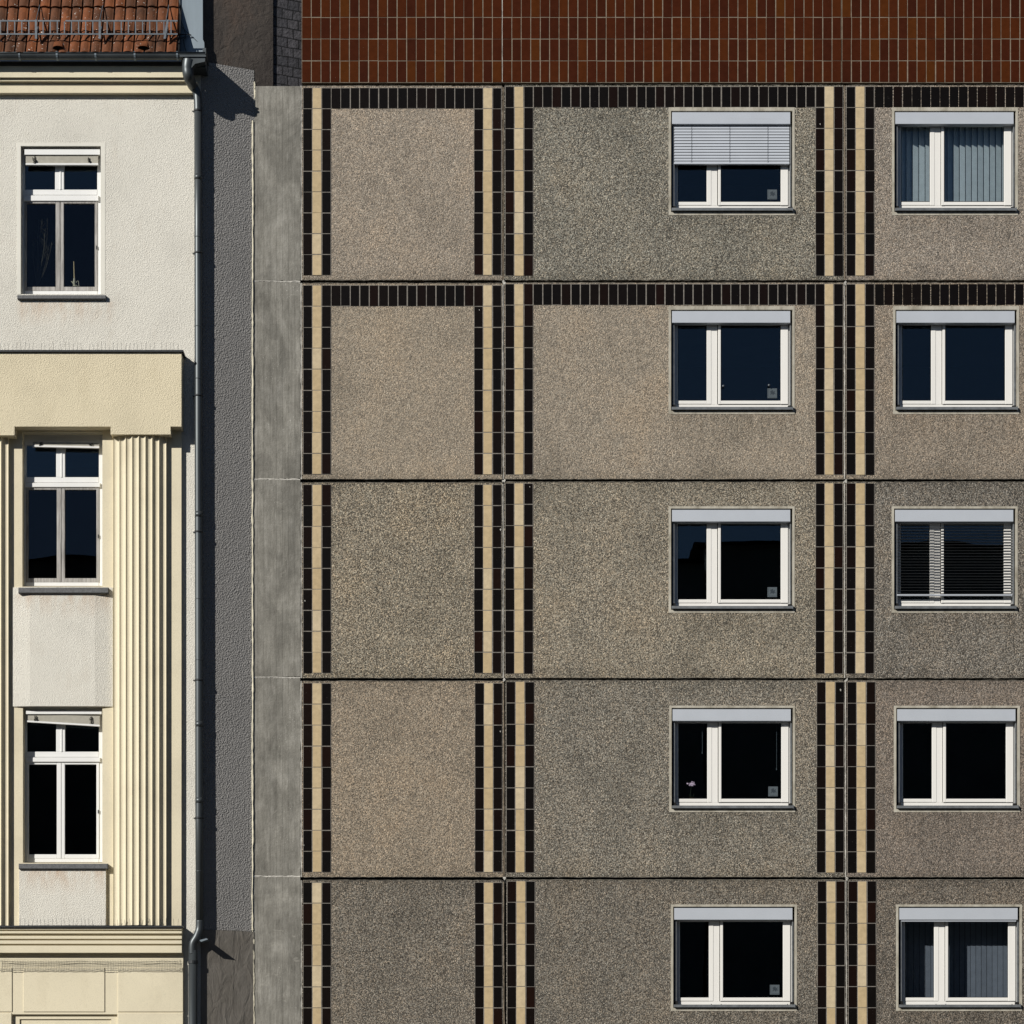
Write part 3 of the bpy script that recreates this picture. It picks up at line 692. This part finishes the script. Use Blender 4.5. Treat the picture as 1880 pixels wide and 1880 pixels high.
# zinc clad fire wall top beside the roof
YZ = YF-.06
mb = MB(); mb.poly([(329, -260), (371.5, -260), (372.3, 72), (375, 78), (375.5, 101), (329, 101)], YZ, YF+.3); mb.build('parapet_flashing', 'zinc_sheet', OB)
mb = MB(); mb.poly([(328.5, -260), (331, -260), (331, 101), (328.5, 101)], YZ-.02, YZ); mb.build('flashing_seam', 'zinc', OB)
# roof tiles
TH = math.radians(72); er = .462; ROOFX0, ROOFX1 = -300, 327
y0r, z0r = -.60, Z(97.5, -.60)
def rp(s, h): return (y0r+s*math.cos(TH)-h*math.sin(TH), z0r+s*math.sin(TH)+h*math.cos(TH))
mb = MB(); pitch = 19.45*S; nx = 32; K = 8
def prof(u):                                       # low pan rising to a roll at the right edge of each tile
    return .018*math.sin(math.pi*min(1, u/.80))**.7+(.004 if u > .8 else 0)-(.030 if u > .93 else 0)
starts = [0, .325]; 
while len(starts) < 7: starts.append(starts[-1]+er)
xr = X(ROOFX1, -.55)
for ci, st in enumerate(starts):
    en = (starts[ci+1] if ci+1 < len(starts) else st+er)+.06
    for c in range(nx):
        x0 = xr-(c+1)*pitch; jit = random.uniform(-.006, .006); hj = random.uniform(0, .004)
        mb.tint = random.random(); b0 = len(mb.v); mb.smooth = False
        for q in range(K+1):
            u = q/K*.985; h = prof(u)
            for (s_, lift) in ((st-.02+jit, .034), (en, .002)):
                yy, zz = rp(s_, h+lift+hj); mb.v.append((x0+u*pitch, yy, zz))
            yy, zz = rp(st-.02+jit, h+.012+hj); mb.v.append((x0+u*pitch, yy, zz))
        for q in range(K):
            a = b0+3*q; mb.face([a, a+3, a+4, a+1]); mb.face([a+2, a+5, a+3, a])
mb.build('tiled_roof', 'clay', OB, fix=False)
roof = bpy.data.objects['tiled_roof']
mb = MB()
(ya, za), (yb2, zb2) = rp(-.02, 0), rp(3.2, 0)
mb.add([(X(-300), ya, za), (xr+.02, ya, za), (xr+.02, yb2, zb2), (X(-300), yb2, zb2)], [(0, 1, 2, 3)]); mb.build('roof_felt', 'gasket', OB, fix=False)
for px in (107, 263, -49):                         # vent tiles
    mb = MB(); mb.tint = .7; x = X(px, -.62); w = .078; n = 8; b0 = len(mb.v)
    for k in range(n+1):
        a = math.pi*k/n; cx_, hh = x-w*math.cos(a), .015+.075*math.sin(a)**.6
        y1, z1 = rp(.03, hh+.015); y2, z2 = rp(.22, .02); y3, z3 = rp(.045, hh-.004)
        mb.v += [(cx_, y1, z1), (x-w*.8*math.cos(a), y2, z2), (x-w*.86*math.cos(a), y3, z3)]
    for k in range(n): q = b0+3*k; mb.face([q, q+3, q+4, q+1]); mb.face([q+2, q+5, q+3, q])
    mb.slot = 1
    (y1, z1), (y2, z2) = rp(.05, .01), rp(.05, .08)
    mb.add([(x-w*.8, y1, z1), (x+w*.8, y1, z1), (x+w*.5, y2, z2), (x-w*.5, y2, z2)], [(0, 1, 2, 3)])
    mb.build('vent_tile', ['clay', 'gasket'], roof, fix=False)
# snow guard
YN = -.66
mb = MB()
mb.box(-200, 36.8, 110, 39.4, YN, YN+.01); mb.box(120, 36.8, 326, 39.4, YN, YN+.01); mb.box(-200, 61.2, 326, 63.6, YN, YN+.01)
px = -195
while px < 325: 
    if abs(px-66) > 4 and abs(px-183) > 4: mb.box(px-1.0, 39.3, px+1.0, 61.3, YN+.001, YN+.009)
    px += 13.05
sg = mb.build('snow_guard', 'galvanised', OB)
for px, t in ((66, 0), (183, 0), (305, -3), (-52, 0)):
    mb = MB(); mb.poly([(px-2-t, 36), (px+2-t, 36), (px+2+t, 71), (px-2+t, 71)], YN-.008, YN+.002)
    a = Vector(px_(px, 70, YN)); yy, zz = rp(.42, .03); mb.tube([a, (a.x, yy, zz)], .012, 6)
    a = Vector(px_(px, 38, YN)); yy, zz = rp(.8, .03); mb.tube([a, (a.x, yy, zz)], .008, 6); mb.build('guard_post', 'galvanised', sg)
mb = MB(); mb.tube(spline([px_(329, 8, YZ-.03), px_(331, 32, YZ-.05), px_(336, 48, YZ-.05), px_(341, 66, YZ-.04), px_(337, 74, YZ-.04), px_(339, 86, YZ-.06), px_(343, 101, YZ-.1), px_(339, 118, YZ-.14), px_(341, 130, YZ-.14)], 5), .0045, 6)
mb.tube([px_(330, 63, YZ-.05), px_(351, 64, YZ-.03)], .007, 6); mb.tube([px_(330, 73, YZ-.05), px_(341, 66, YZ-.03)], .005, 6); mb.tube([px_(330, 46, YZ-.02), px_(361, 75, YZ-.01)], .003, 5)
mb.build('lightning_cable', 'cable', OB)
# bird spikes and net
def spikes(x0, x1, py, y, h):
    mb = MB(); px = x0
    while px < x1:
        if random.random() < .93:
            a = Vector(px_(px, py, y)); mb.tube([a, a+Vector((random.uniform(-.012, .012), random.uniform(-.03, .01), h*S*random.uniform(.85, 1.1)))], .0022, 4)
        px += 7.4
    mb.build('bird_spikes', 'dark_metal', OB)
spikes(-6, 333, 642.5, YE+.06, 13); spikes(38, 333, 1699.2, YF-.19, 12)
mb = MB(); y = YG-.02
for k in range(112): px = k*3.0-1; mb.tube([px_(px, 1762+random.uniform(0, 1), y), px_(px+random.uniform(-.7, .7), 1781+random.uniform(0, 1.5), y)], .0013, 3, False)
for k in range(7):
    mb.tube([px_(q, 1762+3.2*k+random.uniform(-.4, .4), y) for q in range(-2, 335, 6)], .0013, 3, False)
mb.tube([px_(q, 1764+4*abs(math.sin(q*.021)), y-.004) for q in range(-2, 332, 5)], .0025, 4, False)
mb.tube([px_(q, 1781.3+random.uniform(-.8, .8), y-.004) for q in range(-2, 333, 4)], .003, 4, False)
mb.tube([px_(331, 1762, y-.004), px_(330.5, 1783, y-.004)], .003, 4, False)
mb.build('bird_net', 'dark_metal', OB)

def old_window(x0, y0, x1, y1, yw, ty0, ty1, mx, low, blind):
    """yw: depth of the frame front; ty0/ty1: transom; mx: mullion centre"""
    f = MB(); f.box(x0-3, y0-3, x0+6, y1+2, yw, yw+.06, .003); f.box(x1-5.5, y0-3, x1+3, y1+2, yw, yw+.06, .003)
    f.box(x0+6, y0-3, x1-5.5, y0+22, yw+.001, yw+.06); f.box(x0+6, y1-5, x1-5.5, y1+2, yw-.006, yw+.06, .003)
    w = f.build('window', 'white_paint', OB)
    t = MB(); t.box(x0+6, ty0, x1-5.5, ty0+10, yw-.004, yw+.05, .004); t.box(x0+4, ty0+10.5, x1-3, ty1, yw-.028, yw+.05, .006); t.build('transom', 'white_paint', w)
    u = MB(); u.box(mx-8, y0+22, mx+8.5, ty0, yw-.004, yw+.05, .004); u.box(mx+.5, y0+22, mx+3, ty0, yw-.012, yw, .002); u.build('upper_mullion', 'white_paint', w)
    g = MB(); g.wbox(X(x0+4, yw), X(x1-4, yw), yw+.02, yw+.026, Z(ty0+2, yw), Z(y0+15, yw)); g.build('pane', 'glass', w)
    mat = low
    for (a, e) in ((x0+5.5, mx+1.2), (mx+2, x1-5)):
        s = MB(); lw = 5 if a < mx-5 else 7
        rw = 8 if a < mx-5 else 5
        yy = yw-.01
        s.box(a, ty1+.5, a+lw-1, y1-5, yy, yy+.045, .003); s.box(e-rw, ty1+.5, e, y1-5, yy, yy+.045, .003)
        s.box(a+lw-1, ty1+.5, e-rw, ty1+4.5, yy+.001, yy+.045, .003); s.box(a+lw-1, y1-12.5, e-rw, y1-5, yy+.001, yy+.045, .003)
        s.build('casement', mat, w)
        g = MB(); g.wbox(X(a+2, yw), X(e-2, yw), yy+.02, yy+.026, Z(y1-8, yw), Z(ty1+3, yw)); g.build('pane', 'old_glass', w)
    s = MB(); s.box(x1-7.5, (ty1+y1)/2-3, x1-5.5, (ty1+y1)/2+3, yw-.02, yw-.009); s.build('hinge', 'dark_metal', w)
    # room
    m = MB(); ya = yw+.065; a, b_, c, d = X(x0-6, ya), X(x1+6, ya), Z(y1+4, ya), Z(y0-6, ya)
    v = [(a, ya, c), (b_, ya, c), (b_, ya, d), (a, ya, d), (a-.6, 2.6, c-.6), (b_+.4, 2.6, c-.6), (b_+.4, 2.6, d+.3), (a-.6, 2.6, d+.3)]
    m.add(v, [(4, 5, 6, 7), (0, 4, 7, 3), (1, 2, 6, 5), (3, 7, 6, 2), (0, 1, 5, 4)]); m.build('room_interior', 'room_wall', w, fix=False)
    # blind: head box, hanging stack of slats, bottom rail
    (bx0, bx1, hb0, hb1, sl0, sl1, sr0, sr1) = blind
    if hb1 > hb0:
        q = MB(); q.box(bx0, hb0, x1-.5, hb1, yw-.105, yw-.055, .002); q.build('blind_box', 'white_paint', w)
    q = MB(); n = 7; yb_ = yw-.085
    for k in range(n):
        a0, a1 = sl0+(sl1-3-sl0)*k/n, sr0+(sr1-3-sr0)*k/n; h0, h1 = (sl1-3-sl0)/n*.8, (sr1-3-sr0)/n*.8; o = random.uniform(-.002, .002)
        q.poly([(bx0+2, a0), (bx1-3, a1), (bx1-3, a1+h1), (bx0+2, a0+h0)], yb_+o, yb_+.03)
    q.build('venetian_stack', 'venetian_beige', w)
    q = MB(); q.poly([(bx0+2, sl1-3), (bx1-3, sr1-3), (bx1-3, sr1), (bx0+2, sl1)], yb_-.006, yb_+.035); q.build('bottom_rail', 'white_paint', w)
    for fx in (.13, .86):
        q = MB()
        cx_ = bx0+(bx1-bx0)*fx; ya_ = sl0+(sr0-sl0)*fx; yb3 = sl1+(sr1-sl1)*fx-2
        for k in range(5):
            q.tube(spline([px_(cx_+random.uniform(-3.5, 3.5), ya_+(yb3-ya_)*random.uniform(0, .5), yb_-.008), px_(cx_+random.uniform(-3.5, 3.5), ya_+(yb3-ya_)*.6, yb_-.02), px_(cx_+random.uniform(-3, 3), yb3-random.uniform(0, 4), yb_-.008)], 3), .004, 4)
        q.build('blind_cord', 'cord_black', w)
old_window(39, 268, 184, 539, YF+.14, 348, 369, 109, 'worn_wood', (45, 183, 274, 284, 285, 302.5, 285, 302.5))
old_window(42, 795, 187, 1074, YS+.14, 876, 894.5, 111, 'worn_wood', (58, 185, 0, 0, 811, 820, 813, 822.5))
old_window(43, 1298, 187, 1581, YS+.14, 1380, 1399, 111, 'white_paint', (47, 186, 1305, 1311, 1312, 1325.5, 1314.5, 1333.5))
def stone_sill(x0, x1, y0, y1, y, p):
    mb = MB(); yf = y-p; xa, xb = X(x0, yf), X(x1, yf); mb.wbox(xa, xb, yf, y+.12, Z(y1, yf), Z(y0, yf), .006); mb.build('window_sill', 'sill_stone', OB)
stone_sill(31.5, 194.5, 541.5, 548.5, YF, .05); stone_sill(33.5, 199, 1078.5, 1088.5, YS, .085); stone_sill(34, 198, 1585.5, 1595, YS, .085)

# ================================================================ small loose things behind the panes
def px3(px, py, y): return (X(px, y), y, Z(py, y))
# dried grass in a vase position behind the top left window
random.seed(11)
yy = YF+.24
mb = MB(); base = Vector(px3(68, 527, yy))
for k in range(16):
    tx, ty = random.uniform(60, 99), random.uniform(398, 470); tip = Vector(px3(tx, ty, yy+random.uniform(-.03, .05)))
    mid = base.lerp(tip, .55)+Vector((random.uniform(-.05, .05), 0, .03)); mb.tube(spline([base, mid, tip], 5), .0022, 4)
    for q in range(5):
        a = base.lerp(tip, .8+.04*q); mb.tube([a, a+Vector((random.uniform(-.05, .05), 0, random.uniform(.02, .07)))], .0018, 3)
o = mb.build('dried_grass', 'dry_straw'); tag(o, 'spray of dried grass stalks behind the lower left pane of the uppermost old window', 'dried plant')
yy = YF+.22
cd = thing('candlestick', 'thin candle in a small holder behind the uppermost old window, lower right pane', 'candlestick', px3(137, 527, yy))
mb = MB(); mb.tube([px3(136.5, 512, yy), px3(135.5, 480, yy)], [.009, .006], 8); mb.build('candle', 'wax', cd)
mb = MB(); mb.tube([px3(137, 527, yy), px3(137, 524, yy), px3(136.5, 518, yy), px3(136.5, 511, yy)], [.04, .012, .02, .012], 10)
for k in range(5): mb.tube(spline([px3(137, 523, yy), px3(137+random.uniform(-9, 9), 518-random.uniform(0, 4), yy), px3(137+random.uniform(-9, 9), 526, yy)], 4), .004, 4)
mb.build('holder', 'venetian_beige', cd)
yy = .19
fl = thing('potted_flower', 'small pale pink flower standing behind the left pane of a black window', 'flower', px3(1270, 1474, yy))
mb = MB()
for k in range(22):
    c0 = Vector(px3(1270+random.gauss(0, 2.6), 1441+random.gauss(0, 2), yy+random.uniform(-.02, .02))); r = random.uniform(.008, .017)
    n = 6; pts = [c0+Vector((r*math.cos(2*math.pi*i/n), random.uniform(-.004, .004), r*math.sin(2*math.pi*i/n)*random.uniform(.6, 1))) for i in range(n)]
    mb.add(pts, [tuple(range(n))])
mb.build('blossom', 'petal', fl, fix=False)
mb = MB(); mb.tube(spline([px3(1270, 1470, yy), px3(1268, 1455, yy), px3(1270, 1442, yy)], 4), .004, 5)
for s_ in (-1, 1): mb.tube([px3(1270, 1466, yy), px3(1270+5*s_, 1458, yy)], [.003, .007], 5)
mb.build('stem', 'stem_green', fl)
mb = MB(); mb.tube([px3(1270, 1482, yy), px3(1270, 1466, yy)], [.04, .055], 12); mb.build('pot', 'clay', fl)

# ================================================================ houses across the street (only mirrored in the panes)
k2 = 80/D
zz = lambda py: EYE+(HY-py)*S*k2
a = thing('opposite_house', 'dim house across the street, only mirrored in the right-hand panes', 'building', (40, -50, 0))
mb = MB(); mb.wbox(6.3, 70, -56, -45.2, 0, zz(995)); mb.build('wall', 'facade_dim', a)
mb = MB(); mb.add([(5.9, -44.8, zz(995)), (70, -44.8, zz(995)), (70, -50.6, zz(930)), (9, -50.6, zz(930)), (5.9, -56.4, zz(995)), (70, -56.4, zz(995))], [(0, 1, 2, 3), (3, 2, 5, 4), (0, 3, 4)]); mb.build('roof', 'render_dark', a, fix=False)
a = thing('opposite_house', 'lower dim house across the street, only mirrored in the left-hand panes', 'building', (-30, -50, 0))
mb = MB(); mb.wbox(-70, 6.2, -56, -45, 0, zz(1035)); mb.build('wall', 'facade_dim', a)
mb = MB(); mb.add([(-70, -44.6, zz(1035)), (6.2, -44.6, zz(1035)), (6.2, -50.6, zz(1000)), (-70, -50.6, zz(1000)), (-70, -56.4, zz(1035)), (6.2, -56.4, zz(1035))], [(0, 1, 2, 3), (3, 2, 5, 4)]); mb.build('roof', 'render_dark', a, fix=False)
